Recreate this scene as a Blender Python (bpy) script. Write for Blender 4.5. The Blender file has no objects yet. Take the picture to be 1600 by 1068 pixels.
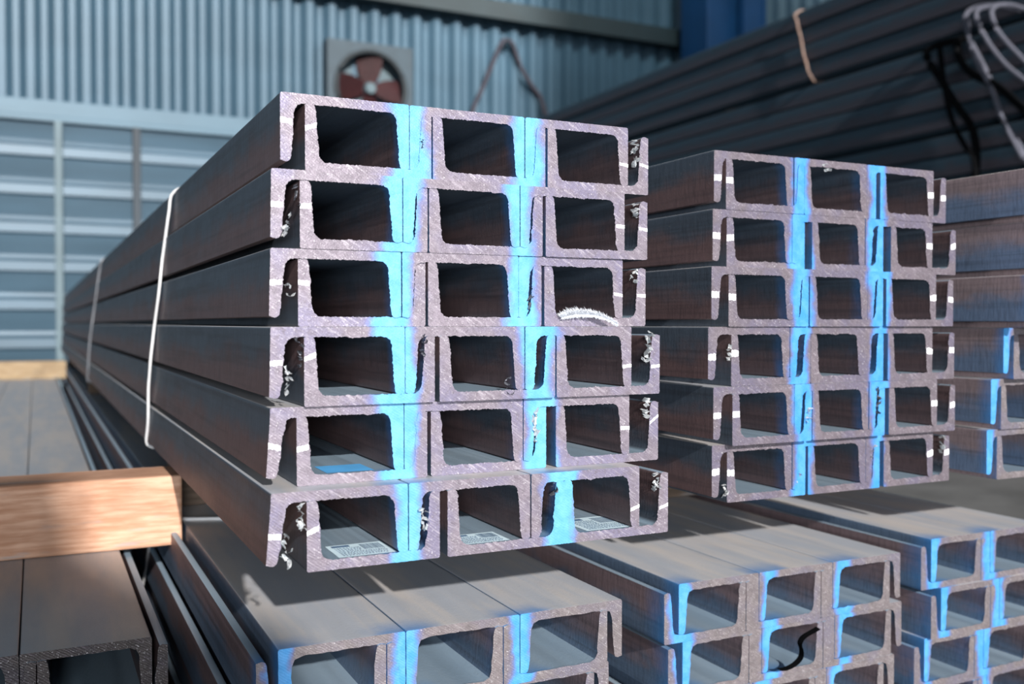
import bpy, bmesh, math, random
from mathutils import Vector, Matrix, noise
random.seed(7)
COL = bpy.context.scene.collection
H = 0.555                     # eye height above the floor (m)
def zz(h): return H + h       # height relative to the eye -> world z

# ------------------------------------------------------------------ materials
class NT:
    def __init__(s, name):
        s.m = bpy.data.materials.new(name); s.m.use_nodes = True
        s.t = s.m.node_tree; s.t.nodes.clear()
        s.out = s.n('ShaderNodeOutputMaterial'); s.b = s.n('ShaderNodeBsdfPrincipled')
        s.t.links.new(s.b.outputs[0], s.out.inputs[0])
    def n(s, k, **kw):
        o = s.t.nodes.new(k)
        for a, v in kw.items(): setattr(o, a, v)
        return o
    def set(s, sock, v):
        if isinstance(v, bpy.types.NodeSocket): s.t.links.new(v, sock)
        elif isinstance(v, (tuple, list)) and len(v) == 3 and sock.type == 'RGBA': sock.default_value = (*v, 1)
        else: sock.default_value = v
    def math(s, op, a, b=0.0, clamp=False):
        o = s.n('ShaderNodeMath', operation=op, use_clamp=clamp); s.set(o.inputs[0], a); s.set(o.inputs[1], b); return o.outputs[0]
    def mix(s, f, a, b, bt='MIX'):
        o = s.n('ShaderNodeMix', data_type='RGBA', blend_type=bt)
        s.set(o.inputs[0], f); s.set(o.inputs[6], a); s.set(o.inputs[7], b); return o.outputs[2]
    def ramp(s, f, lo, hi):
        o = s.n('ShaderNodeMapRange', interpolation_type='SMOOTHSTEP'); s.set(o.inputs[0], f)
        s.set(o.inputs[1], lo); s.set(o.inputs[2], hi); return o.outputs[0]
    def coord(s, what='Object'): return s.n('ShaderNodeTexCoord').outputs[what]
    def pos(s): return s.n('ShaderNodeNewGeometry').outputs['Position']
    def nrm(s): return s.n('ShaderNodeNewGeometry').outputs['Normal']
    def map(s, v, scale=(1,1,1), rot=(0,0,0)):
        o = s.n('ShaderNodeMapping'); s.set(o.inputs[0], v); o.inputs['Scale'].default_value = scale; o.inputs['Rotation'].default_value = rot
        return o.outputs[0]
    def noise(s, v, scale, detail=3, rough=.55):
        o = s.n('ShaderNodeTexNoise'); s.set(o.inputs['Vector'], v); o.inputs['Scale'].default_value = scale
        o.inputs['Detail'].default_value = detail; o.inputs['Roughness'].default_value = rough; return o.outputs[0]
    def attr(s, name): return s.n('ShaderNodeAttribute', attribute_name=name).outputs['Fac']
    def sep(s, v, i):
        o = s.n('ShaderNodeSeparateXYZ'); s.set(o.inputs[0], v); return o.outputs[i]
    def bump(s, h, strength=.3, dist=.001):
        o = s.n('ShaderNodeBump'); o.inputs['Strength'].default_value = strength; o.inputs['Distance'].default_value = dist
        s.set(o.inputs['Height'], h); s.t.links.new(o.outputs[0], s.b.inputs['Normal'])
    def fin(s, col, rough=.6, metal=0.0, spec=.5):
        s.set(s.b.inputs['Base Color'], col); s.set(s.b.inputs['Roughness'], rough); s.set(s.b.inputs['Metallic'], metal)
        s.b.inputs['Specular IOR Level'].default_value = spec
        return s.m

def paint_mask(g, w0, w1, namp):
    p = g.pos()
    nz = g.math('SUBTRACT', g.noise(p, 55, 4, .65), .5)
    nz2 = g.math('SUBTRACT', g.noise(p, 14, 2), .5)
    d = None
    for a in ('stripe_a', 'stripe_b', 'stripe_c'):
        x = g.math('ABSOLUTE', g.attr(a))
        d = x if d is None else g.math('MINIMUM', d, x)
    d = g.math('ADD', d, g.math('MULTIPLY', nz, namp))
    d = g.math('ADD', d, g.math('MULTIPLY', nz2, namp * 1.6))
    return g.math('SUBTRACT', 1.0, g.ramp(d, w0, w1), True)

def mat_mill(name, dark=1.0, lit_dust=1.0, tones=((.072, .094, .125), (.150, .096, .098))):
    g = NT(name)
    oc = g.coord(); p = g.pos()
    st = g.noise(g.map(p, (1, 1, .12)), 420, 4, .65)
    bl = g.noise(g.map(p, (1, .5, 1)), 34, 5, .65)
    ln = g.noise(g.map(p, (1, .02, 1)), 160, 3, .6)
    sp = g.noise(p, 420, 2, .5)
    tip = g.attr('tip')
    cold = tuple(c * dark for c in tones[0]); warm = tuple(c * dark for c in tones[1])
    rust = g.math('ADD', g.math('MULTIPLY', tip, 1.0), g.math('MULTIPLY', g.math('SUBTRACT', bl, .5), .9))  # web-to-tip shift is reflected light painted in; noise part is rust
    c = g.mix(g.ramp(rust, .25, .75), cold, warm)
    c = g.mix(g.ramp(st, .40, .70), c, g.mix(.28, c, (.015, .015, .02)))
    c = g.mix(g.math('MULTIPLY', g.ramp(ln, .45, .7), .35), c, (.03, .03, .035))
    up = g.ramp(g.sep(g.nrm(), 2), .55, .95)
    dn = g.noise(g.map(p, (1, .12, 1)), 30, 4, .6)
    dc = g.mix(g.ramp(dn, .35, .7), tuple(c_ * lit_dust for c_ in (.48, .51, .56)), tuple(c_ * lit_dust for c_ in (.64, .60, .57)))  # light on upward faces painted in as a paler dusty tone
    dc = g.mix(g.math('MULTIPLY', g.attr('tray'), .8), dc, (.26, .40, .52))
    c = g.mix(g.math('MULTIPLY', up, .92 if lit_dust > .5 else .5), c, dc)
    c = g.mix(g.math('MULTIPLY', g.ramp(sp, .70, .76), .35), c, (.30, .27, .25))
    pm = paint_mask(g, .012, .034, .014)
    yl = g.sep(oc, 1)
    fade = g.math('SUBTRACT', 1.0, g.ramp(g.math('DIVIDE', g.math('ADD', yl, g.math('MULTIPLY', g.noise(p, 40), .02)), g.math('MAXIMUM', g.attr('paint_depth'), .001)), .0, 1.0), True)
    c = g.mix(g.math('MULTIPLY', g.math('MULTIPLY', pm, fade), .8), c, (.03, .24, .62))
    g.bump(g.math('ADD', st, g.math('MULTIPLY', sp, .6)), .25, .0008)
    return g.fin(c, g.math('ADD', .38, g.math('MULTIPLY', bl, .25)), .25, .5)

def mat_cut(name, base=(.240, .207, .246), hi=(.43, .395, .44), paint=(.075, .50, .96), pw=(.004, .022)):
    g = NT(name)
    oc = g.coord(); p = g.pos()
    m = g.map(oc, (1, 1, 1), (0, math.radians(-35), 0))
    w = g.n('ShaderNodeTexWave', wave_type='BANDS', bands_direction='Z'); g.set(w.inputs['Vector'], m)
    w.inputs['Scale'].default_value = 170; w.inputs['Distortion'].default_value = 5; w.inputs['Detail'].default_value = 3; w.inputs['Detail Scale'].default_value = .8
    saw = w.outputs['Fac']
    n1 = g.noise(p, 90, 4, .65); n2 = g.noise(p, 700, 2, .6); n3 = g.noise(p, 22, 2)
    streak = g.noise(g.map(m, (.12, 1, 1)), 520, 3, .6)
    c = g.mix(g.ramp(n1, .3, .72), base, tuple(x * .74 for x in base))
    c = g.mix(g.ramp(n3, .42, .62), c, (base[0] * .78, base[1] * .82, base[2] * 1.0))
    c = g.mix(g.math('MULTIPLY', g.ramp(g.noise(p, 240, 3, .7), .48, .68), .55), c, tuple(x * .55 for x in base))
    c = g.mix(g.math('MULTIPLY', g.ramp(streak, .50, .72), .6), c, hi)
    c = g.mix(g.math('MULTIPLY', g.ramp(streak, .48, .30), .5), c, (.17, .14, .17))
    c = g.mix(g.math('MULTIPLY', g.ramp(n2, .62, .72), .55), c, (.66, .64, .67))
    pm = paint_mask(g, pw[0], pw[1], .016)
    pcol = g.mix(g.ramp(n1, .35, .65), paint, tuple(min(1, x * 1.12 + .035) for x in paint))
    lav = g.mix(.5, (base[0] * .55, base[1] * .75, base[2] * 1.6), (.09, .16, .55))
    c = g.mix(g.math('MULTIPLY', g.ramp(pm, .0, .45), .55), c, lav)
    c = g.mix(g.math('MULTIPLY', g.ramp(pm, .15, .85), .93), c, pcol)
    g.bump(g.math('ADD', g.math('MULTIPLY', saw, .35), g.math('ADD', streak, g.math('MULTIPLY', n2, .7))), .5, .0006)
    return g.fin(c, .46, g.math('MULTIPLY', g.math('SUBTRACT', 1.0, pm), .25), .5)

def mat_plain(name, col, var=.15, rough=.6, metal=0., scale=30, stretch=(1,1,1), bump=0., spec=.5):
    g = NT(name); v = g.map(g.coord(), stretch)
    n = g.noise(v, scale, 4, .6)
    c = g.mix(g.ramp(n, .3, .7), tuple(x * (1 - var) for x in col), tuple(min(1, x * (1 + var)) for x in col))
    if bump: g.bump(n, bump, .002)
    return g.fin(c, rough, metal, spec)

def mat_wood(name, c1, c2, grey=(.33, .33, .34)):
    g = NT(name); oc = g.coord()
    a = g.noise(g.map(oc, (2.2, 24, 24)), 7, 5, .6)
    b = g.noise(g.map(oc, (.5, 3, 3)), 26, 4, .6)
    d = g.noise(oc, 9, 3)
    c = g.mix(g.ramp(a, .35, .68), c1, c2)
    c = g.mix(g.math('MULTIPLY', g.ramp(b, .58, .72), .55), c, grey)
    c = g.mix(g.math('MULTIPLY', g.ramp(d, .5, .72), .45), c, tuple(x * .55 for x in c1))
    g.bump(a, .5, .002)
    return g.fin(c, .75, 0, .3)

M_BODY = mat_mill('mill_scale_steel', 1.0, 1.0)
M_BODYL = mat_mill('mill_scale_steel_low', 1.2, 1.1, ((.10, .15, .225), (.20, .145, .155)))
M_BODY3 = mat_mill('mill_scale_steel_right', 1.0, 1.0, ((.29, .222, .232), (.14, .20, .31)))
M_DARK = mat_mill('dark_stock_steel', .85, .4, ((.05, .092, .13), (.085, .078, .10)))
M_CUT = mat_cut('saw_cut_steel', paint=(.085, .33, .53))
M_CUT2 = mat_cut('saw_cut_steel_second', (.180, .153, .177), (.30, .265, .30), (.035, .24, .56), (.002, .018))
M_CUTL = mat_cut('saw_cut_steel_low', (.215, .188, .195), (.31, .285, .295), (.045, .26, .58), (.002, .0165))
M_BODYD = mat_mill('mill_scale_steel_left', .8, .72)  # darker copy: shade over the left bundle put into its tone
M_CUTD = mat_cut('shade_toned_cut_steel', (.06, .05, .05), (.12, .1, .1), (.06, .05, .05))  # ends painted dark for the shade falling on the left bundle
M_CHALK = mat_plain('white_chalk', (.92, .94, .96), .05, .9)
M_BURR = mat_plain('bright_burr_steel', (.80, .88, .93), .3, .3, .2, 220)
M_BURRD = mat_plain('dark_burr_steel', (.26, .27, .31), .4, .4, .4, 220)
M_WIRE = mat_plain('bright_tie_wire', (.93, .94, .95), .05, .35, .15, 80)
M_WIREG = mat_plain('dull_tie_wire', (.50, .53, .58), .15, .45, .2, 60)
M_WIRER = mat_plain('rusty_tie_wire', (.32, .22, .18), .2, .6, .3, 40)
M_TIMB = mat_wood('timber_spacer_warm', (.46, .24, .145), (.66, .41, .285))
M_TIMB2 = mat_wood('timber_spacer_dark', (.13, .095, .07), (.22, .16, .12))
M_TIMB3 = mat_wood('timber_spacer_tan', (.28, .20, .12), (.38, .29, .18))
M_PAPER = mat_plain('label_paper', (.66, .84, .93), .06, .6)
M_INK = mat_plain('label_ink', (.10, .18, .30), .1, .7)
M_BLUEP = mat_plain('blue_label_paper', (.10, .42, .82), .1, .6)
M_FEATH = mat_plain('white_feather', (.62, .65, .70), .04, .9)
M_QUILL = mat_plain('quill', (.85, .85, .84), .05, .5)
M_SLING = mat_plain('pale_sling', (.11, .115, .15), .12, .8, 0, 40)
M_ROPE = mat_plain('black_rope', (.0035, .004, .005), .3, .9, 0, 60, spec=.1)
M_STRAPB = mat_plain('wall_strap', (.045, .04, .055), .3, .8, 0, 60)
M_COLB = mat_plain('blue_column_paint', (.003, .045, .135), .12, .55, 0, 3)
M_GIRT = mat_plain('girt_paint', (.016, .030, .036), .15, .6, 0, 3)
M_FANH = mat_plain('fan_housing', (.035, .06, .08), .12, .6, 0, 6)
M_FANR = mat_plain('fan_ring', (.02, .028, .034), .2, .6, 0, 6)
M_FANB = mat_plain('fan_blade_red', (.06, .012, .016), .2, .6, 0, 6)
M_FANO = mat_plain('fan_backing', (.09, .14, .165), .1, .6, 0, 6)
M_POST = mat_plain('pale_post', (.12, .18, .21), .1, .6, 0, 4)
M_POSTD = mat_plain('dark_post', (.025, .04, .055), .1, .6, 0, 4)
M_SILL = mat_plain('wall_flashing', (.078, .15, .205), .1, .5, .1, 3, (.3, 1, 1))
M_WALLU = mat_plain('corrugated_sheet', (.056, .115, .165), .12, .5, .15, 1.2, (.5, 1, 1))
M_WALLL = mat_plain('ribbed_sheet', (.054, .105, .150), .14, .45, .15, 2.0, (.4, 1, 3))
M_FLOOR = mat_plain('concrete_floor', (.10, .10, .10), .25, .9, 0, 4, (1,1,1), .3)
M_OUT = mat_plain('blocker_wall', (.35, .36, .37), .1, .9, 0, 4)

# ------------------------------------------------------------------ mesh helpers
def link(name, bm, mats, parent=None, smooth=False):
    me = bpy.data.meshes.new(name); bm.to_mesh(me); bm.free()
    o = bpy.data.objects.new(name, me); COL.objects.link(o)
    for m in (mats if isinstance(mats, (list, tuple)) else [mats]): me.materials.append(m)
    if smooth:
        for p in me.polygons: p.use_smooth = True
    if parent: o.parent = parent
    return o
def tag(o, label, cat, group=None, kind=None):
    if label: o['label'] = label
    if cat: o['category'] = cat
    if group: o['group'] = group
    if kind: o['kind'] = kind
    return o
def struct(o): o['kind'] = 'structure'; return o
def empty(name, loc): 
    o = bpy.data.objects.new(name, None); COL.objects.link(o); o.location = loc; o.empty_display_size = .05; return o
def box(bm, x0, x1, y0, y1, z0, z1, bev=0.0, seg=2):
    b = bmesh.new(); bmesh.ops.create_cube(b, size=1)
    for v in b.verts:
        v.co = Vector(((x0 + x1) / 2 + v.co.x * (x1 - x0), (y0 + y1) / 2 + v.co.y * (y1 - y0), (z0 + z1) / 2 + v.co.z * (z1 - z0)))
    if bev: bmesh.ops.bevel(b, geom=b.edges[:], offset=bev, segments=seg, profile=.5, affect='EDGES')
    me = bpy.data.meshes.new('tmp'); b.to_mesh(me); b.free(); bm.from_mesh(me); bpy.data.meshes.remove(me)
def smoothpath(pts, n=6, closed=False):
    P = [Vector(p) for p in pts]; out = []
    N = len(P); rng = range(N if closed else N - 1)
    for i in rng:
        a = P[(i - 1) % N] if closed or i > 0 else P[0]; b = P[i]; c = P[(i + 1) % N]
        d = P[(i + 2) % N] if closed or i + 2 < N else P[-1]
        for k in range(n):
            t = k / n
            out.append(.5 * ((2 * b) + (c - a) * t + (2 * a - 5 * b + 4 * c - d) * t * t + (3 * b - a - 3 * c + d) * t ** 3))
    if not closed: out.append(P[-1])
    return out
def tube(bm, pts, r, seg=8, closed=False, flat=1.0):
    n = len(pts); rings = []
    for i, p in enumerate(pts):
        a = pts[(i - 1) % n] if closed or i else pts[0]; b = pts[(i + 1) % n] if closed or i < n - 1 else pts[-1]
        t = (b - a).normalized() if (b - a).length else Vector((0, 0, 1))
        ref = Vector((0, 0, 1)) if abs(t.z) < .9 else Vector((0, 1, 0))
        u = t.cross(ref).normalized(); w = u.cross(t)
        rr = r(i / max(1, n - 1)) if callable(r) else r
        rings.append([bm.verts.new(p + u * math.cos(2 * math.pi * k / seg) * rr * flat + w * math.sin(2 * math.pi * k / seg) * rr) for k in range(seg)])
    for i in range(n if closed else n - 1):
        A, B = rings[i], rings[(i + 1) % n]
        for k in range(seg):
            bm.faces.new((A[k], A[(k + 1) % seg], B[(k + 1) % seg], B[k]))
    if not closed:
        bm.faces.new(rings[0][::-1]); bm.faces.new(rings[-1])

# ------------------------------------------------------------------ steel channels
def arc(cx, cz, r, a0, a1, n):
    return [(cx + r * math.cos(math.radians(a0 + (a1 - a0) * k / n)), cz + r * math.sin(math.radians(a0 + (a1 - a0) * k / n))) for k in range(n + 1)]
def resample(pts, step):
    out = []
    for i, (x, z) in enumerate(pts):
        x2, z2 = pts[(i + 1) % len(pts)]
        d = math.hypot(x2 - x, z2 - z); n = max(1, round(d / step))
        out += [(x + (x2 - x) * k / n, z + (z2 - z) * k / n) for k in range(n)]
    return out
def profile(W, Hf, tw, troot, ttip, step, fine=True):
    n = 5 if fine else 2
    rf = .0075 * W / .1; rt = .0034 * W / .1; ro = .0016 * W / .1
    # open-side-up channel, counter-clockwise
    pts = arc(ro, ro, ro, 180, 270, 3) + arc(W - ro, ro, ro, 270, 360, 3)
    pts += [(W, Hf - .0008)]
    pts += arc(W - ttip + rt, Hf - rt, rt, 90, 180, n)
    pts += arc(W - troot - rf, tw + rf, rf, 0, -90, n)
    pts += arc(troot + rf, tw + rf, rf, 270, 180, n)
    pts += arc(ttip - rt, Hf - rt, rt, 0, 90, n)
    pts += [(0, Hf - .0008)]
    return resample(pts, step) if step else pts

NCH = 0
def channel(x, y, ztop_or_bot, L, cap, stripes, label, group, W=.0992, Hf=.05, tw=.0068, mats=None, step=.0012, rough=.0008, splay=0, pdepth=.03, s=1.0, fine=True, cut=True):
    """one rolled channel; cap=True lies with flanges down (z = underside of tips), else flanges up (z = underside of web)."""
    global NCH; NCH += 1
    bodym, cutm = mats
    troot, ttip = .0098 * s, .0076 * s
    pr = profile(W, Hf, tw, troot, ttip, step, fine)
    rnd = random.Random(NCH * 13 + 5)
    off = Vector((rnd.uniform(0, 99), rnd.uniform(0, 99), 0))
    amp2 = rnd.uniform(.4, 1.4) * rough * 1.6
    N = len(pr)
    front = []
    for i, (px, pz) in enumerate(pr):
        qx, qz = px, pz
        if rough:
            (ax, az), (bx, bz) = pr[i - 1], pr[(i + 1) % N]
            tx, tz = bx - ax, bz - az; l = math.hypot(tx, tz) or 1
            nx, nz = tz / l, -tx / l             # outward normal (ccw)
            inner = (.002 < px < W - .002) and pz > .002
            j = noise.noise(Vector((px * 600, pz * 600, 0)) + off) * rough
            j2 = max(0, noise.noise(Vector((px * 130, pz * 130, 3)) + off)) * amp2
            k = (j + j2 + rough * .5) if inner else j * .35 - rough * .15
            if pz > Hf - .004 and inner: k *= .3
            qx += nx * k; qz += nz * k
        front.append((qx, qz))
    def xf(p):
        px, pz = p
        tipf = max(0, (pz - tw) / (Hf - tw))
        if splay and px < .02: px -= splay * tipf
        return (px if not cap else W - px if False else px, (Hf - pz) if cap else pz)
    def mk(ring, yv, bm): return [bm.verts.new((xf(p)[0], yv, xf(p)[1])) for p in ring]
    bm = bmesh.new()
    sa = [bm.verts.layers.float.new(k) for k in ('stripe_a', 'stripe_b', 'stripe_c')]
    tl = bm.verts.layers.float.new('tip'); ty = bm.verts.layers.float.new('tray'); pdl = bm.verts.layers.float.new('paint_depth')
    rings = [mk(front, 0, bm), mk(front if not rough else [((a + c) / 2, (b + d) / 2) for (a, b), (c, d) in zip(front, pr)], .0016, bm), mk(pr, .004, bm), mk(pr, L, bm)]
    for R_ in range(3):
        A, B = rings[R_], rings[R_ + 1]
        for k in range(N):
            f = (A[k], A[(k + 1) % N], B[(k + 1) % N], B[k])
            bm.faces.new(f if cap else f[::-1]) if False else bm.faces.new(f)
    bm.faces.new(rings[-1])
    bmesh.ops.recalc_face_normals(bm, faces=bm.faces[:])
    st = list(stripes) + [9.0] * (3 - len(stripes))
    for v in bm.verts:
        for l_, c in zip(sa, st): v[l_] = (x + v.co.x) - c
        zl = (Hf - v.co.z) if cap else v.co.z
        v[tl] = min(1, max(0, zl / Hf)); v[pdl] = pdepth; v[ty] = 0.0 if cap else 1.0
    sharp = math.radians(40)
    for e in bm.edges:
        if len(e.link_faces) == 2 and e.calc_face_angle(0) < sharp: e.smooth = True
        else: e.smooth = False
    for f in bm.faces: f.smooth = True
    if not cut:                                        # end not in view: close it plainly
        bm.faces.new(rings[0])
        bmesh.ops.recalc_face_normals(bm, faces=bm.faces[:])
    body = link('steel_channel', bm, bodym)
    body.location = (x, y, ztop_or_bot)
    tag(body, label, 'steel channel', group)
    if cut:
        bm = bmesh.new()
        sa = [bm.verts.layers.float.new(k) for k in ('stripe_a', 'stripe_b', 'stripe_c')]
        vs = mk(front, 0, bm)
        f = bm.faces.new(vs); f.normal_update()
        if f.normal.y > 0: f.normal_flip()
        for v in bm.verts:
            for l_, c in zip(sa, st): v[l_] = (x + v.co.x) - c
        bmesh.ops.triangulate(bm, faces=bm.faces[:], quad_method='BEAUTY', ngon_method='EAR_CLIP')
        c = link('cut_end', bm, cutm, body)
        c['label'] = 'saw-cut end of the channel'
    return body

def chalk(parent, x0, x1, z, tilt=0, th=.0024):
    bm = bmesh.new(); n = 9; top = []; bot = []
    for k in range(n + 1):
        t = k / n; xx = x0 + (x1 - x0) * t; zc = z + tilt * (t - .5)
        w = th * (.68 + .12 * random.uniform(-1, 1))
        top.append((xx, zc + w + random.uniform(-.0002, .0002))); bot.append((xx, zc - w + random.uniform(-.0002, .0002)))
    for yy in (-.0003,):
        T = [bm.verts.new((a, yy, b)) for a, b in top]; B = [bm.verts.new((a, yy, b)) for a, b in bot]
    T2 = [bm.verts.new((a, 0.0, b)) for a, b in top]; B2 = [bm.verts.new((a, 0.0, b)) for a, b in bot]
    for k in range(n):
        bm.faces.new((B[k], B[k + 1], T[k + 1], T[k]))
        bm.faces.new((T[k], T[k + 1], T2[k + 1], T2[k])); bm.faces.new((B2[k], B2[k + 1], B[k + 1], B[k]))
    bm.faces.new((B[0], T[0], T2[0], B2[0])); bm.faces.new((T[n], B[n], B2[n], T2[n]))
    o = link('chalk_mark', bm, M_CHALK, parent); o['label'] = 'white chalk stroke across the cut end'
def burr(parent, x, z, wx, wz, bright=True, depth=.006, n=4):
    """a curl of torn saw swarf: crumpled flakes hanging on the edge."""
    bm = bmesh.new()
    for q in range(n):
        cx = x + random.uniform(-.3, .3) * wx; cz = z + (q / max(1, n - 1) - .5) * wz
        k = 7; m = 3; rows = []
        ang = random.uniform(0, 6.28); curl = random.uniform(2.0, 4.2); rad = random.uniform(.25, .5) * wx
        ax = Vector((random.uniform(-.4, .4), random.uniform(-1, 1), random.uniform(-.6, .6))).normalized()
        u = ax.orthogonal().normalized(); w = ax.cross(u)
        for i in range(k):
            t = i / (k - 1); r = rad * (.5 + .7 * t)
            ce = Vector((cx, -.001 + depth * .4 * random.uniform(-1, 1), cz)) + (u * math.cos(ang + curl * t) + w * math.sin(ang + curl * t)) * r
            rows.append([bm.verts.new(ce + ax * ((j / (m - 1) - .5) * wz / n * random.uniform(.9, 1.9)) + Vector([random.uniform(-1, 1) * .0005 for _ in range(3)])) for j in range(m)])
        for i in range(k - 1):
            for j in range(m - 1):
                bm.faces.new((rows[i][j], rows[i + 1][j], rows[i + 1][j + 1], rows[i][j + 1]))
    bmesh.ops.solidify(bm, geom=bm.faces[:], thickness=.00035)
    o = link('burr', bm, M_BURR if bright else M_BURRD, parent); o['label'] = 'curled shiny metal burr' if bright else 'dark curled metal burr'

ORD = ['top', 'second', 'third', 'fourth', 'fifth', 'bottom']
POS = ['leftmost', 'middle', 'rightmost']
PITCH = .0568
def zlev(top, i): return zz(top - (i + 1) * PITCH)      # underside of tier i

# ---- the tall stack in front: per tier (cap x, y, three tray x, stripes, splay)
MAIN = [
 (-.0012, -.0034, (.0168, .1170, .2186), (.0975, .1985), 0),
 (-.0095, -.0102, (.0113, .1115, .2128), (.0870, .1890), .0008),
 (-.0099, -.0090, (.0103, .1108, .2136), (.0810, .1915), .0012),
 (-.0148, -.0309, (.0088, .1113, .2120), (.0770, .1965), .0010),
 (-.0144, -.0260, (.0042, .1070, .2146), (.0800, .2010), .0030),
 (-.0186, -.0475, (.0060, .1108, .2090), (.0800, .2080), .0035)]
MTOP = .1680
ch_main = {}
LEN = 5.9
for i, (cx, y, ux, st, sp) in enumerate(MAIN):
    for j in range(3):
        zb = zlev(MTOP, i)
        lab = f'flanges-down steel channel, {POS[j]} in {ORD[i]} tier of the tall front stack'
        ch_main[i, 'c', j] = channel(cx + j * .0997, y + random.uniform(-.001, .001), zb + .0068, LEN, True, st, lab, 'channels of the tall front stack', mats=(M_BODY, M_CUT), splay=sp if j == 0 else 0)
        lab = f'flanges-up steel channel, {POS[j]} in {ORD[i]} tier of the tall front stack'
        if i == 5: lab = f'flanges-up channel with printed label, {POS[j]} in bottom tier of the tall front stack'
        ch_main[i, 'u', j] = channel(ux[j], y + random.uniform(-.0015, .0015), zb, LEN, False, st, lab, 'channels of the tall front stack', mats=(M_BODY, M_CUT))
LM = [.0207, .0258, .0248, .0254, .0277, .0300]; RM = [.032, .029, .030, .033, .028, .034]
for i in range(6):
    sp = MAIN[i][4]
    def capz(d): return .05 - d
    k = LM[i]; sh = -sp * (k - .0068) / .043
    chalk(ch_main[i, 'c', 0], .0002 + sh, .0088 + sh, capz(k), (-.0012, 0, .0004, .0005, -.0022, -.0008)[i], .0028)
    chalk(ch_main[i, 'u', 0], .0002, .0085, .0568 - k - (.003, .0, -.0, -.004, .002, -.002)[i], (.003, .0005, -.0005, .003, .0015, .003)[i], .0026)
    chalk(ch_main[i, 'c', 2], .0905, .0990, capz(RM[i]), (-.0012, -.0004, -.0012, .001, .0, .0026)[i], .0020)
    chalk(ch_main[i, 'u', 2], .0905, .0990, .0568 - RM[i] - (-.0005, .0015, .0005, .0005, -.006, .001)[i], (-.002, -.0012, -.0005, .0008, .006, .0026)[i], .0018)
# torn burrs in the gaps
for i, lst in {0: [(.0905 - .0055, .036, .007, .018)], 1: [(.0860, .041, .006, .009)], 2: [(.0860, .043, .006, .008)],
               3: [(.0868, .040, .008, .020)], 4: [(.0860, .044, .008, .012)], 5: [(.0860, .042, .007, .012)]}.items():
    for x, z, wx, wz in lst: burr(ch_main[i, 'u', 2], x, z, wx, wz, True, .008, 5)
burr(ch_main[1, 'c', 0], .0115, .010, .005, .014, True, .006, 4)
burr(ch_main[1, 'u', 0], -.0022, .038, .004, .012, False, .006, 4)
burr(ch_main[2, 'c', 0], .0125, .020, .006, .005, True, .006, 2)
burr(ch_main[3, 'c', 0], .0112, .013, .005, .016, True, .006, 5)
burr(ch_main[3, 'u', 0], -.0028, .039, .005, .016, False, .006, 5)
burr(ch_main[5, 'c', 0], .0100, .010, .006, .018, True, .006, 5)
burr(ch_main[5, 'u', 0], -.0040, .038, .006, .016, True, .006, 5)
burr(ch_main[0, 'c', 1], .0098, .020, .004, .006, False, .006, 3)
burr(ch_main[3, 'u', 0], .0885, .043, .005, .014, False, .006, 4)
burr(ch_main[4, 'u', 1], .0880, .034, .005, .022, True, .006, 5)
burr(ch_main[5, 'u', 0], .0860, .030, .007, .012, True, .008, 4)
burr(ch_main[5, 'u', 1], .0880, .044, .006, .008, False, .006, 3)
burr(ch_main[3, 'u', 1], .060, .0105, .010, .005, False, .008, 3)
burr(ch_main[2, 'c', 2], .0100, .017, .004, .014, False, .005, 3)

def paper(parent, pts, z, blue=False):
    """printed label glued on the web; pts = four local xy corners (near-left first, clockwise seen from above)."""
    bm = bmesh.new(); P = [Vector((a, b, z + .0003)) for a, b in pts]
    bm.faces.new([bm.verts.new(p) for p in P]); bmesh.ops.recalc_face_normals(bm, faces=bm.faces[:])
    if bm.faces[:][0].normal.z < 0: bm.faces[:][0].normal_flip()
    o = link('paper_label', bm, M_BLUEP if blue else M_PAPER, parent)
    o['label'] = 'pale blue painted patch on the web' if blue else 'white printed paper label on the web'
    if blue: return
    # print: rows of small dark characters too small to read, a header block and a barcode
    bm = bmesh.new()
    def at(u, v): return P[0].lerp(P[3], u).lerp(P[1].lerp(P[2], u), v) + Vector((0, 0, .00015))
    def rect(u0, u1, v0, v1):
        bm.faces.new([bm.verts.new(at(u, v)) for u, v in ((u0, v0), (u1, v0), (u1, v1), (u0, v1))])
    rect(.08, .40, .78, .93)
    for r in range(8):
        u = .10; v0 = .08 + r * .085
        while u < (.52 if r > 3 else .9):
            w = random.uniform(.012, .045); rect(u, u + w, v0, v0 + .045); u += w + random.uniform(.012, .03)
    u = .58
    while u < .93:
        w = random.uniform(.006, .016); rect(u, u + w, .46, .90); u += w + random.uniform(.008, .02)
    q = link('print', bm, M_INK, o)
U6Y = MAIN[5][1]
def wl(i, j, pts):
    b = ch_main[i, 'u', j].location; return [(a - b.x, c - b.y) for a, c in pts]
paper(ch_main[5, 'u', 0], wl(5, 0, [(.0300, -.0440), (.0300, -.0060), (.0725, -.0060), (.0725, -.0440)]), .0068)
paper(ch_main[5, 'u', 1], wl(5, 1, [(.1240, -.0455), (.1240, -.0130), (.1640, -.0130), (.1640, -.0455)]), .0068)
paper(ch_main[5, 'u', 2], wl(5, 2, [(.2330, -.0445), (.2330, .0030), (.2785, .0030), (.2785, -.0445)]), .0068)
paper(ch_main[4, 'u', 0], wl(4, 0, [(.0280, -.0200), (.0280, .0160), (.0640, .0160), (.0640, -.0200)]), .0068, True)

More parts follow.
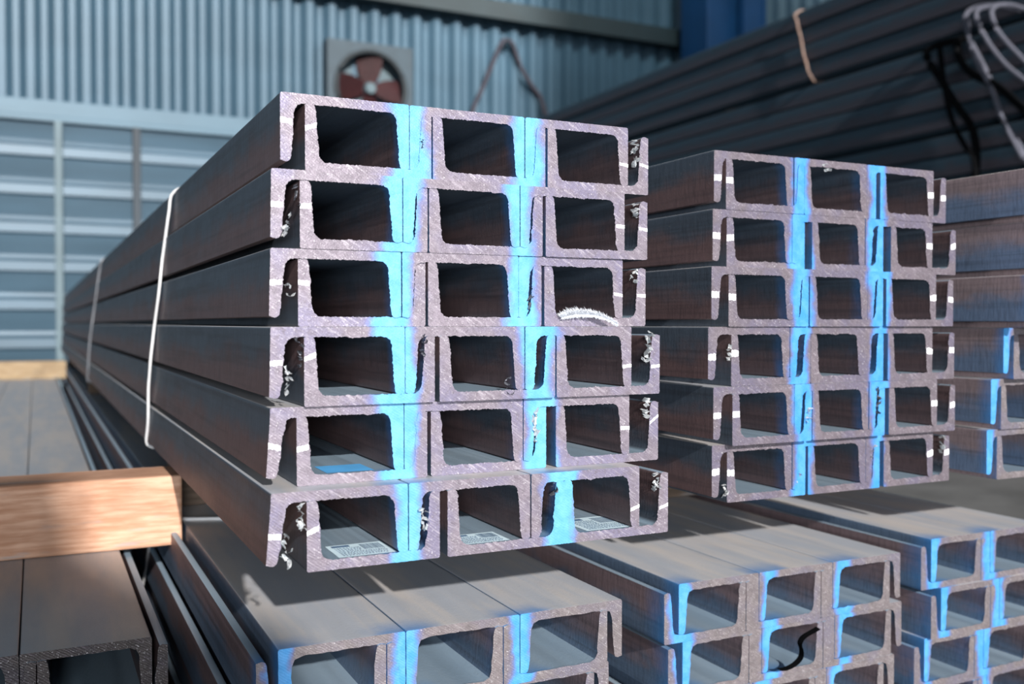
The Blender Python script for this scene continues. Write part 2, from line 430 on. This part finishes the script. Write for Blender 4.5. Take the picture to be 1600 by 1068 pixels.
# ---- second stack, right of the front one
SEC = [
 (.4271, .0449, .4399, .6447), (.4246, .0441, .4423, .6600), (.3997 + .006, .0220, .4227 + .004, .6299),
 (.4054, .0260, .4325, .6375), (.4115, .0257, .4334, .6405), (.4188, .0366, .4379, .6458)]
ch_sec = {}
for i, (cx, y, u0, u2) in enumerate(SEC):
    st = (cx + .112 + random.uniform(-.004, .004), cx + .219 + random.uniform(-.004, .004))
    u1 = max(u0 + .1, (u0 + u2) / 2 - .002)
    for j in range(3):
        zb = zlev(MTOP - .0008, i)
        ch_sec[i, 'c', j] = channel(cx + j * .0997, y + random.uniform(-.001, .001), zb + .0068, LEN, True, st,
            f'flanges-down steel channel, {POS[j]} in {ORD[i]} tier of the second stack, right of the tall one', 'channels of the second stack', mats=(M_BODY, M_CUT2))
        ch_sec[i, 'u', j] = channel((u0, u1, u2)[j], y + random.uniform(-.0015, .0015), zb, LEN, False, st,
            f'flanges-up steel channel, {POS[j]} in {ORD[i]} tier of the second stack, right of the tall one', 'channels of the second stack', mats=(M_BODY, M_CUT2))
    q = random.uniform
    chalk(ch_sec[i, 'c', 0], .0002, .0088, .05 - .027 + q(-.002, .002), q(-.001, .001), .0042)
    chalk(ch_sec[i, 'u', 0], .0002, .0085, .0568 - .027 + q(-.002, .002), q(-.001, .001), .0042)
    chalk(ch_sec[i, 'c', 2], .0905, .0990, .05 - .026 + q(-.002, .002), q(-.001, .002), .0044)
    chalk(ch_sec[i, 'u', 2], .0915, .0985, .0568 - .027 + q(-.003, .002), q(-.001, .002), .0044)
burr(ch_sec[3, 'u', 0], -.004, .032, .005, .012, True, .006, 4)
burr(ch_sec[5, 'u', 0], -.003, .012, .005, .010, True, .006, 4)
burr(ch_sec[4, 'u', 0], .094, .026, .010, .008, True, .008, 3)
burr(ch_sec[5, 'u', 2], .087, .041, .006, .014, True, .006, 4)
burr(ch_sec[5, 'u', 0], .088, .018, .005, .006, True, .006, 2)
burr(ch_sec[5, 'u', 1], .088, .040, .005, .010, True, .006, 3)
burr(ch_sec[0, 'c', 1], .040, .042, .009, .004, True, .006, 2)
burr(ch_sec[4, 'u', 1], .088, .036, .005, .022, False, .006, 4)

# ---- third stack at the right edge
THIRD_Y = [-.060, -.048, -.033, .005, .0185, .0240]
for i in range(6):
    cx = .787 + (.000, .003, -.001, .002, .0, .001)[i]
    for j in range(2):
        zb = zlev(.1655, i)
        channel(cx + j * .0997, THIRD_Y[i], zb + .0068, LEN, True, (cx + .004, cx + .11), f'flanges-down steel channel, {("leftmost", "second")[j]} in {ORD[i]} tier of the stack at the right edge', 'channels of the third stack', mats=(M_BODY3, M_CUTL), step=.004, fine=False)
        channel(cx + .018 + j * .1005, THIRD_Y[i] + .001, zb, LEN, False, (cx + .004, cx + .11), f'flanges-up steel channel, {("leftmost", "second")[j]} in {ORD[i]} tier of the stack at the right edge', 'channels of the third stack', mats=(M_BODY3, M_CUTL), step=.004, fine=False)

# ---- low bundles
def low(name, top, x0, y0, ncol, ntier, ushift, rows, stripes, pd, group, L=LEN, mm=None):
    mm = mm or (M_BODYL, M_CUTL)
    tn = ['top', 'second', 'third', 'bottom']
    for i in range(ntier):
        dx, dy = rows[i]
        st = [x0 + dx + s_ for s_ in stripes]
        for j in range(ncol):
            zb = zlev(top, i)
            c = ('leftmost', 'middle', 'rightmost') if ncol == 3 else ('left', 'right')
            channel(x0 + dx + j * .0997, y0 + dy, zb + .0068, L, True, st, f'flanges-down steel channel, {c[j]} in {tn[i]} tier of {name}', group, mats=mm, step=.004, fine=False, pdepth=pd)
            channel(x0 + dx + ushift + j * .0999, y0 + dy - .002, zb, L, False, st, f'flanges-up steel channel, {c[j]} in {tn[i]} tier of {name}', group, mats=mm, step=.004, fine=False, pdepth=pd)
low('the low bundle below the tall front stack', -.2400, -.0032, .0016, 3, 4, -.0165, [(0, 0), (-.006, .012), (.004, .004), (0, .008)], (.001, .099, .2000), .045, 'channels of the low bundle below the front stack')
low('the low bundle below the second stack', -.2535, .3987, .0612, 3, 4, -.0185, [(0, 0), (.009, .006), (-.004, .004), (0, 0)], (.002, .112, .213), .05, 'channels of the low bundle below the second stack')
low('the low bundle in the bottom right corner', -.2475, .7600, .0734, 2, 4, -.0185, [(0, 0), (.012, -.004), (-.010, .0), (.004, .006)], (.003, .097, .213), 0.05, 'channels of the low bundle in the bottom right corner')
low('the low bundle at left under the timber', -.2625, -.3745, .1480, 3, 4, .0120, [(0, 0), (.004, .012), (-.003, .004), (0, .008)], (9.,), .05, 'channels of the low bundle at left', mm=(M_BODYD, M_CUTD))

# ---- dark long stock piled high at upper right
for b, top in enumerate((1.655, 1.245, .835)):
    nm = ('top', 'middle', 'lowest')[b]
    for i in range(4):
        for j in range(2):
            zb = zz(top - (i + 1) * .0955)
            q = random.uniform(-.012, .012)
            channel(3.5 + j * .162 + q, 1.2 + random.uniform(-.05, .05), zb + .0115, 4.95, True, (99,), f'dark flanges-down channel, {("front", "rear")[j]} of {("top", "second", "third", "bottom")[i]} tier, {nm} dark bundle at upper right', f'dark channels of the {nm} bundle at upper right', W=.16, Hf=.084, tw=.0115, mats=(M_DARK, M_CUTL), step=.02, rough=0, s=1.6, fine=False, cut=False)
            channel(3.5 + .03 + j * .163 + q, 1.2 + random.uniform(-.05, .05), zb, 4.95, False, (99,), f'dark flanges-up channel, {("front", "rear")[j]} of {("top", "second", "third", "bottom")[i]} tier, {nm} dark bundle at upper right', f'dark channels of the {nm} bundle at upper right', W=.16, Hf=.084, tw=.0115, mats=(M_DARK, M_CUTL), step=.02, rough=0, s=1.6, fine=False, cut=False)

# ------------------------------------------------------------------ timbers
def timber(x0, x1, y, z0, z1, depth, mat, label, group=None, rot=0, bev=.004):
    bm = bmesh.new(); L_ = x1 - x0
    box(bm, -L_ / 2, L_ / 2, 0, depth, 0, z1 - z0, bev, 2)
    bmesh.ops.subdivide_edges(bm, edges=[e for e in bm.edges if e.calc_length() > .2], cuts=10, use_grid_fill=True)
    for v in bm.verts:
        n = noise.noise(v.co * 9 + Vector((y * 3, x0, 1)))
        if z1 - z0 > .02: v.co += Vector((0, n * .0025, 0))
    o = link('timber_spacer', bm, mat); o.location = ((x0 + x1) / 2, y, z0); o.rotation_euler.z = rot
    return tag(o, label, 'timber', group)
T0 = zz(-.2625)
timber(-.62, -.0065, .492, T0, T0 + .0830, .085, M_TIMB, 'warm orange-brown timber beam lying across the low bundle at left')
timber(-.62, -.030, 4.40, T0, T0 + .0830, .09, M_TIMB3, 'tan timber beam at the far end of the low left bundle')
mb = zlev(MTOP, 5); at_ = zz(-.2400)
for y, w in ((.62, 'near the strap'), (2.9, 'halfway along'), (5.2, 'at the far end')):
    timber(.0, .335, y, at_, mb, .085, M_TIMB2, f'dark timber spacer under the tall front stack, {w}', 'spacers under the front stack')
sb = zlev(MTOP - .0008, 5); bt = zz(-.2535)
for y, w in ((.45, 'nearest its cut ends'), (2.9, 'halfway along'), (5.2, 'at the far end')):
    timber(.405, .745, y, bt, sb, .085, M_TIMB2, f'dark timber spacer under the second stack, {w}', 'spacers under the second stack')
tb = zlev(.1655, 5); ct = zz(-.2475)
for y, w in ((.40, 'nearest its cut ends'), (2.9, 'halfway along'), (5.2, 'at the far end')):
    timber(.765, 1.02, y, ct, tb, .085, M_TIMB2, f'dark timber spacer under the right-edge stack, {w}', 'spacers under the right-edge stack')
for nm, x0, x1, top in (('low left bundle', -.39, -.05, -.2625), ('low bundle below the front stack', -.02, .30, -.24), ('low bundle below the second stack', .38, .70, -.2535), ('low bundle in the right corner', .74, .97, -.2475)):
    for y, w in ((.7, 'near end'), (3.0, 'middle'), (5.3, 'far end')):
        timber(x0, x1, y, 0, zlev(top, 3), .085, M_TIMB2, f'dark timber bearer on the floor under the {nm}, {w}', 'bearers on the floor')
for b, (zt, zb_) in enumerate(((1.655 - 4 * .0955, 1.245), (1.245 - 4 * .0955, .835))):
    for y, w in ((1.6, 'near end'), (3.9, 'middle'), (5.8, 'far end')):
        timber(3.56, 3.85, y, zz(zb_), zz(zt), .08, M_TIMB2, f'flat timber packer under the {("top", "middle")[b]} dark bundle, {w}', 'packers in the dark pile', bev=.002)
for y, w in ((1.6, 'near'), (3.9, 'middle'), (5.8, 'far')):
    t = empty('steel_trestle', (3.68, y, 0)); tag(t, f'dark steel trestle carrying the dark pile at upper right, {w} one', 'trestle', 'trestles under the dark pile')
    hz = zz(.835 - 4 * .0955)
    bm = bmesh.new(); box(bm, -.32, .32, -.05, .05, hz - .1, hz, .006); link('crossbeam', bm, M_GIRT, t)
    for sx in (-1, 1):
        bm = bmesh.new(); box(bm, sx * .26 - .05, sx * .26 + .05, -.05, .05, 0, hz - .1, .005); box(bm, sx * .26 - .09, sx * .26 + .09, -.09, .09, 0, .012, .002); link('leg', bm, M_GIRT, t)

# ------------------------------------------------------------------ tie wires
def wire(x0, x1, ztop, zbot, ytop, ybot, r, mat, label, group=None, corner=.008, lean=0.0):
    c = corner; xt = x0 + lean
    pts = [(xt + c * 1.2, ytop - .012, ztop), (xt + c * 4, ytop - .04, ztop), (x1 - c, ytop - .16, ztop), (x1, ytop - .16, ztop - c)]
    pts += [(x1, ybot, zbot + c), (x1 - c, ybot, zbot), (x0 + c, ybot, zbot), (x0, ybot, zbot + c)]
    for k in range(7, 0, -1):
        t = k / 8; pts.append((xt + (x0 - xt) * min(1, t * 1.5) + random.uniform(-.0008, .0003), ytop + (ybot - ytop) * t + random.uniform(-.004, .004), ztop + (zbot - ztop) * t))
    pts.append((xt, ytop, ztop - c))
    bm = bmesh.new(); P = [Vector(p) for p in pts]; dn = []
    for k, p in enumerate(P):
        q = P[(k + 1) % len(P)]; n_ = max(1, int((q - p).length / (c * 2.2)))
        dn += [p.lerp(q, j / n_) for j in range(n_)]
    tube(bm, smoothpath(dn, 3, True), r, 8, True)
    o = link('tie_wire', bm, mat, None, True)
    return tag(o, label, 'wire', group)
wire(-.0225, .3225, zz(MTOP) + .0022, mb - .0022, .585, .74, .0019, M_WIRE, 'bright tie wire round the tall front stack, nearest the cut ends', lean=.017)
wire(-.0225, .3225, zz(MTOP) + .0022, mb - .0022, 2.05, 2.45, .0026, M_WIREG, 'dull grey tie wire round the tall front stack, further back', lean=.017)
wire(-.0300, .3010, at_ + .0022, zlev(-.24, 3) - .0022, .56, .86, .0022, M_WIRE, 'grey tie wire down the side of the low bundle below the front stack')
wire(3.478, 3.865, zz(1.655) + .008, zz(1.655 - 4 * .0955) - .007, 3.30, 3.18, .007, M_WIRER, 'rust-coloured tie wire round the top dark bundle at upper right', corner=.03)

# ------------------------------------------------------------------ slings and ropes on the dark pile
def strand(name, pts, r, mat, label, cat, group, closed=False):
    bm = bmesh.new(); tube(bm, smoothpath(pts, 7, closed), r, 8, closed)
    return tag(link(name, bm, mat, None, True), label, cat, group)
def P3(x, yh): return [(x + dx, y, zz(h)) for y, h, dx in yh]
strand('lifting_sling', P3(3.44, [(2.05, 1.330, .05), (2.17, 1.356, .04), (2.207, 1.320, 0), (2.184, 1.219, 0), (2.089, 1.034, 0), (2.027, .861, 0), (1.923, .687, 0), (1.86, .52, 0)]), .0105, M_SLING, 'pale grey sling strand hanging lowest at the upper right corner', 'sling', 'pale sling strands')
strand('lifting_sling', P3(3.41, [(1.979, 1.286, .08), (2.084, 1.327, .05), (2.130, 1.308, 0), (2.082, 1.189, 0), (1.991, 1.061, 0), (1.904, .976, 0), (1.82, .90, 0)]), .0105, M_SLING, 'pale grey sling strand, middle one at the upper right corner', 'sling', 'pale sling strands')
strand('lifting_sling', P3(3.38, [(1.885, 1.234, .1), (1.986, 1.302, .06), (2.03, 1.289, 0), (1.999, 1.189, 0), (1.883, 1.044, 0), (1.80, .95, 0)]), .0105, M_SLING, 'pale grey sling strand nearest the right edge of the photo', 'sling', 'pale sling strands')
strand('lifting_sling', P3(3.40, [(2.19, 1.31, .03), (2.14, 1.15, 0), (2.05, .98, 0), (1.99, .83, 0), (1.90, .66, 0)]), .0095, M_SLING, 'pale grey sling strand doubled beside the lowest one', 'sling', 'pale sling strands')
strand('hanging_rope', P3(3.455, [(2.216, 1.235, .02), (2.417, 1.225, 0), (2.330, 1.062, 0), (2.245, .933, 0), (2.18, .838, 0), (2.157, .725, 0), (2.159, .60, 0), (2.16, .50, 0)]), .017, M_ROPE, 'black rope hanging longest in front of the dark pile', 'rope', 'black ropes on the dark pile')
strand('hanging_rope', P3(3.445, [(2.36, 1.236, .02), (2.311, 1.029, 0), (2.27, .881, 0), (2.203, .759, 0), (2.165, .712, 0), (2.15, .62, 0)]), .012, M_ROPE, 'thin black rope hanging left of the longest rope', 'rope', 'black ropes on the dark pile')
strand('hanging_rope', P3(3.435, [(2.26, 1.238, .03), (2.231, 1.149, 0), (2.167, 1.065, 0), (2.043, .984, 0), (1.925, .868, 0), (1.85, .80, 0)]), .017, M_ROPE, 'black rope sagging to the right behind the pale slings', 'rope', 'black ropes on the dark pile')

# ------------------------------------------------------------------ black strap piece in the low bundle
bm = bmesh.new()
sp_ = smoothpath([(.566, .048, zz(-.3165)), (.556, .045, zz(-.3175)), (.545, .047, zz(-.3225)), (.541, .048, zz(-.329)), (.545, .050, zz(-.337)), (.546, .052, zz(-.345)), (.540, .054, zz(-.352)), (.528, .055, zz(-.3555)), (.520, .056, zz(-.3550))], 6)
prev = None
for p in sp_:
    a = bm.verts.new(p + Vector((0, -.003, .0))); b = bm.verts.new(p + Vector((0, .004, .001)))
    if prev: bm.faces.new((prev[0], a, b, prev[1]))
    prev = (a, b)
bmesh.ops.solidify(bm, geom=bm.faces[:], thickness=.0035)
tag(link('strap_offcut', bm, M_ROPE), 'black curled strap offcut inside the low bundle below the second stack', 'strap')

# ------------------------------------------------------------------ feather
fz = zlev(MTOP, 2)
f0 = empty('feather', (.2285, -.014, fz + .0064)); f0.scale = (.87, .87, .87); tag(f0, 'small fluffy white feather caught on the rightmost channel of the third tier', 'feather')
sh = smoothpath([(0, .004, .0010), (.014, .003, .0036), (.028, .000, .0036), (.041, -.003, .0012), (.0525, -.006, -.0040), (.0560, -.007, -.0066)], 10)
bm = bmesh.new(); tube(bm, sh, lambda t: .00012 + .0003 * t * t, 6); link('quill', bm, M_QUILL, f0)
bm = bmesh.new()
n = len(sh)
for k in range(4200):
    t = random.uniform(0, .93) ** .95; i = min(n - 2, int(t * (n - 1))); p = sh[i].lerp(sh[i + 1], t * (n - 1) - i)
    tg = (sh[i + 1] - sh[i]).normalized()
    ln = (.0098 * min(1, .45 + 3 * t) * (1 - .85 * t) + .0010) * random.uniform(.2, 1.2)
    sgn = random.choice((1, 1, -1))
    d = (Vector((0, random.uniform(-.9, .6), sgn * random.uniform(.35, 1))) - tg * random.uniform(.3, 1.2)).normalized()
    if d.z < 0: ln *= .4
    w = tg * .0003
    m = p + d * ln * .55 + Vector((0, 0, -.0004)); e = p + d * ln + Vector((random.uniform(-1, 1), random.uniform(-1, 1), random.uniform(-1, .3))) * .0012
    v = [bm.verts.new(q) for q in (p - w, p + w, m + w, m - w, e)]
    bm.faces.new(v[:4]); bm.faces.new((v[3], v[2], v[4]))
link('vane', bm, M_FEATH, f0)

# ------------------------------------------------------------------ the hall
WY = 7.6; X0, X1 = -4.0, 12.0; ZT = 5.2
bm = bmesh.new(); box(bm, X0, X1, -20.5, WY + .3, -.1, 0); struct(link('floor', bm, M_FLOOR))
# upper corrugated sheet (vertical ribs)
bm = bmesh.new(); zs0, zs1 = zz(1.55), ZT
pts = []; x = X0
while x < X1:
    pts += [(x, 0), (x + .040, 0), (x + .092, -.055), (x + .143, -.055)]; x += .195
lo = [bm.verts.new((a, WY + b, zs0)) for a, b in pts]; hi = [bm.verts.new((a, WY + b, zs1)) for a, b in pts]
for k in range(len(pts) - 1): bm.faces.new((lo[k], lo[k + 1], hi[k + 1], hi[k]))
struct(link('wall_back', bm, M_WALLU))
# lower sheet with horizontal ribs
bm = bmesh.new(); pts = []; z = zs0; P_ = .292
while z > .0:
    pts += [(-.045, z), (-.012, z - .150), (-.020, z - .178), (-.066, z - .205), (-.070, z - .275), (-.047, z - .288)]; z -= P_
pts = [(a, max(0, b)) for a, b in pts]
lo = [bm.verts.new((X0, WY - .02 + a, b)) for a, b in pts]; hi = [bm.verts.new((X1, WY - .02 + a, b)) for a, b in pts]
for k in range(len(pts) - 1):
    if (lo[k].co - lo[k + 1].co).length > 1e-4: bm.faces.new((lo[k], lo[k + 1], hi[k + 1], hi[k]))
struct(link('wall_back_lower', bm, M_WALLL))
bm = bmesh.new(); box(bm, X0, X1, WY - .10, WY + .02, zz(1.535), zz(1.575), .004); box(bm, X0, X1, WY - .085, WY + .02, zz(1.575), zz(1.70), .004)
struct(link('trim_1', bm, M_SILL))
bm = bmesh.new(); box(bm, X0, X1, WY - .18, WY - .03, zz(2.80), zz(2.97), .006); struct(link('trim_2', bm, M_GIRT))
for k, (x, w, m) in enumerate(((-.02, .055, M_POST), (.535, .06, M_POSTD))):
    bm = bmesh.new(); box(bm, x, x + w, WY - .15, WY - .095, 0, zz(1.535), .004); struct(link(f'trim_{k + 3}', bm, m))
bm = bmesh.new(); box(bm, X0 - .2, X0, -6.5, WY, 0, ZT); struct(link('wall_left', bm, M_WALLU))
bm = bmesh.new(); box(bm, X1, X1 + .2, -6.5, WY, 0, ZT); struct(link('wall_right', bm, M_WALLU))
bm = bmesh.new(); box(bm, -1.4, -.37, -1.25, -1.2, 0, zz(-.02)); box(bm, 1.95, X1, -20.3, -20.0, 0, 16.0)  # added unseen blockers: shield left bundle from fill lamp, right back wall from sun
K = .42; prof = [(X0, 0), (-.150, 0), (-.150, zz(-.263 + K * 2.10)), (-.205, zz(-.263 + K * 2.19)), (-.315, zz(-.263 + K * 2.50)), (-.335, zz(.90)), (X0, zz(.90))]  # made-up low wall, outline shaped to cast shade on timber and left bundle
fa = [bm.verts.new((a, -2.0, b)) for a, b in prof]; fb = [bm.verts.new((a, -2.2, b)) for a, b in prof]
bm.faces.new(fa); bm.faces.new(fb[::-1])
for k in range(len(prof)): bm.faces.new((fa[k], fa[(k + 1) % len(prof)], fb[(k + 1) % len(prof)], fb[k]))
bmesh.ops.recalc_face_normals(bm, faces=bm.faces[:])
struct(link('shade_blocker', bm, M_OUT))
# blue H column
bm = bmesh.new(); cx0, cx1 = 5.62, 6.34; cy = WY - .75
box(bm, cx0, cx0 + .03, cy, cy + .42, 0, ZT, .003); box(bm, cx1 - .03, cx1, cy, cy + .42, 0, ZT, .003); box(bm, cx0 + .03, cx1 - .03, cy + .195, cy + .225, 0, ZT)
box(bm, cx0 + .46, cx1 - .03, cy + .02, cy + .10, 0, ZT)
tag(link('steel_column', bm, M_COLB), 'deep blue steel column in front of the corrugated back wall', 'column')

# exhaust fan
fx, fzv, fr = 2.47, zz(2.04), .31
fan = empty('exhaust_fan', (fx, WY - .05, fzv)); tag(fan, 'square exhaust fan with dark red blades mounted on the back wall', 'fan')
bm = bmesh.new(); S = .385; n = 40
def sq(k):
    a = 2 * math.pi * k / n; c, s_ = math.cos(a), math.sin(a); m = max(abs(c), abs(s_)); return c / m * S, s_ / m * S
for yv, yb in ((-.12, -.08),):
    o1 = [bm.verts.new((sq(k)[0], yv, sq(k)[1])) for k in range(n)]; i1 = [bm.verts.new((fr * math.cos(2 * math.pi * k / n), yv, fr * math.sin(2 * math.pi * k / n))) for k in range(n)]
    o2 = [bm.verts.new((sq(k)[0], .02, sq(k)[1])) for k in range(n)]; i2 = [bm.verts.new((fr * math.cos(2 * math.pi * k / n), .01, fr * math.sin(2 * math.pi * k / n))) for k in range(n)]
    for k in range(n):
        l = (k + 1) % n
        bm.faces.new((o1[k], o1[l], i1[l], i1[k])); bm.faces.new((o2[l], o2[k], o1[k], o1[l])) if False else bm.faces.new((o1[l], o1[k], o2[k], o2[l])); bm.faces.new((i1[k], i1[l], i2[l], i2[k]))
bmesh.ops.recalc_face_normals(bm, faces=bm.faces[:]); link('housing', bm, M_FANH, fan)
bm = bmesh.new(); tube(bm, [Vector((fr * math.cos(2 * math.pi * k / 40), -.125, fr * math.sin(2 * math.pi * k / 40))) for k in range(40)], .022, 8, True); link('ring', bm, M_FANR, fan)
bm = bmesh.new(); bmesh.ops.create_circle(bm, cap_ends=True, radius=fr, segments=40, matrix=Matrix.Translation((0, -.002, 0)) @ Matrix.Rotation(math.pi / 2, 4, 'X')); link('shutter', bm, M_FANO, fan)
bm = bmesh.new(); bmesh.ops.create_cone(bm, cap_ends=True, radius1=.06, radius2=.045, depth=.06, segments=20, matrix=Matrix.Translation((0, -.09, 0)) @ Matrix.Rotation(math.pi / 2, 4, 'X')); link('hub', bm, M_FANO, fan)
for q in range(4):
    bm = bmesh.new(); A = math.pi / 2 * q + math.pi / 2; rows = []
    for i in range(7):
        r = .05 + (.28 - .05) * i / 6; wd = .05 + .055 * math.sin(min(1, i / 4.5) * math.pi / 2)
        row = []
        for j in range(5):
            u = (j / 4 - .5) * 2 * wd
            row.append(bm.verts.new((r * math.cos(A) - u * math.sin(A), -.075 + .35 * u, r * math.sin(A) + u * math.cos(A))))
        rows.append(row)
    for i in range(6):
        for j in range(4): bm.faces.new((rows[i][j], rows[i][j + 1], rows[i + 1][j + 1], rows[i + 1][j]))
    bmesh.ops.solidify(bm, geom=bm.faces[:], thickness=.006)
    link('blade', bm, M_FANB, fan)

# strap hanging from a hook on the back wall
hk = empty('hanging_strap', (3.81, WY - .08, zz(2.60))); tag(hk, 'dark strap loop hanging in an inverted V on the back wall', 'strap')
bm = bmesh.new()
tube(bm, smoothpath([(-.36, 0, -.80), (-.33, 0, -.62), (-.24, -.01, -.42), (-.13, -.015, -.16), (-.05, -.02, .01), (0, -.02, .035), (.06, -.02, .01), (.15, -.02, -.20), (.27, -.015, -.36), (.36, -.01, -.46), (.42, 0, -.62), (.47, 0, -.82)], 6), lambda t: .022 + .014 * max(0, t - .62), 8); link('strap', bm, M_STRAPB, hk, True)
bm = bmesh.new(); tube(bm, smoothpath([(0, .10, .0), (0, .02, .0), (0, -.04, .0), (0, -.06, .03)], 5), .012, 8); link('hook', bm, M_POSTD, hk, True)

# ------------------------------------------------------------------ light
w = bpy.data.worlds.new('World'); bpy.context.scene.world = w; w.use_nodes = True
t = w.node_tree; t.nodes.clear()
o = t.nodes.new('ShaderNodeOutputWorld'); bg = t.nodes.new('ShaderNodeBackground'); tc = t.nodes.new('ShaderNodeTexCoord')
sx = t.nodes.new('ShaderNodeSeparateXYZ'); mr = t.nodes.new('ShaderNodeMapRange'); mx = t.nodes.new('ShaderNodeMix'); mx.data_type = 'RGBA'
t.links.new(tc.outputs['Generated'], sx.inputs[0]); t.links.new(sx.outputs[2], mr.inputs[0]); mr.inputs[1].default_value = .18; mr.inputs[2].default_value = .62
t.links.new(mr.outputs[0], mx.inputs[0]); mx.inputs[6].default_value = (1.0, 1.12, 1.25, 1); mx.inputs[7].default_value = (.10, .12, .14, 1)
t.links.new(mx.outputs[2], bg.inputs[0]); bg.inputs[1].default_value = .62; t.links.new(bg.outputs[0], o.inputs[0])
sl = bpy.data.lights.new('sun', 'SUN'); sl.energy = 5.2; sl.angle = math.radians(1.3); sl.color = (1, .95, .91)
so = bpy.data.objects.new('sun', sl); COL.objects.link(so)
so.rotation_euler = Vector((.08, 1, -.42)).to_track_quat('-Z', 'Y').to_euler(); so.location = (2, -6, 4)

al = bpy.data.lights.new('front_fill', 'AREA'); al.shape = 'RECTANGLE'; al.size = .5; al.size_y = .3; al.energy = 32; al.color = (.93, .96, 1)  # unseen fill lamp added to light the channel interiors from the front
ao = bpy.data.objects.new('front_fill', al); COL.objects.link(ao); ao.location = (-.55, -1.9, .66)
ao.rotation_euler = Vector((.55, 1.9, -.05)).to_track_quat('-Z', 'Y').to_euler()
hl = bpy.data.lights.new('pile_fill', 'AREA'); hl.shape = 'DISK'; hl.size = .9; hl.energy = 75; hl.color = (.88, 1, .98)  # unseen lamp added to brighten the dark pile and right back wall
ho = bpy.data.objects.new('pile_fill', hl); COL.objects.link(ho); ho.location = (4.6, 4.6, 5.6)
ho.rotation_euler = Vector((.05, .45, -1)).to_track_quat('-Z', 'Y').to_euler()
# ------------------------------------------------------------------ camera
cd = bpy.data.cameras.new('camera'); co = bpy.data.objects.new('camera', cd); COL.objects.link(co)
cd.sensor_width = 36; cd.lens = 36 * 1519.4 / 1600; cd.clip_start = .02; cd.clip_end = 100
co.location = (-.16165, -.71298, H)
fwd = Vector((.44009, .89775, -.01908)); co.rotation_euler = fwd.to_track_quat('-Z', 'Y').to_euler()
cd.dof.use_dof = True; cd.dof.focus_distance = .80; cd.dof.aperture_fstop = 6.0
bpy.context.scene.camera = co
vs = bpy.context.scene.view_settings; vs.view_transform = 'Standard'; vs.look = 'None'; vs.exposure = .25; vs.gamma = 1
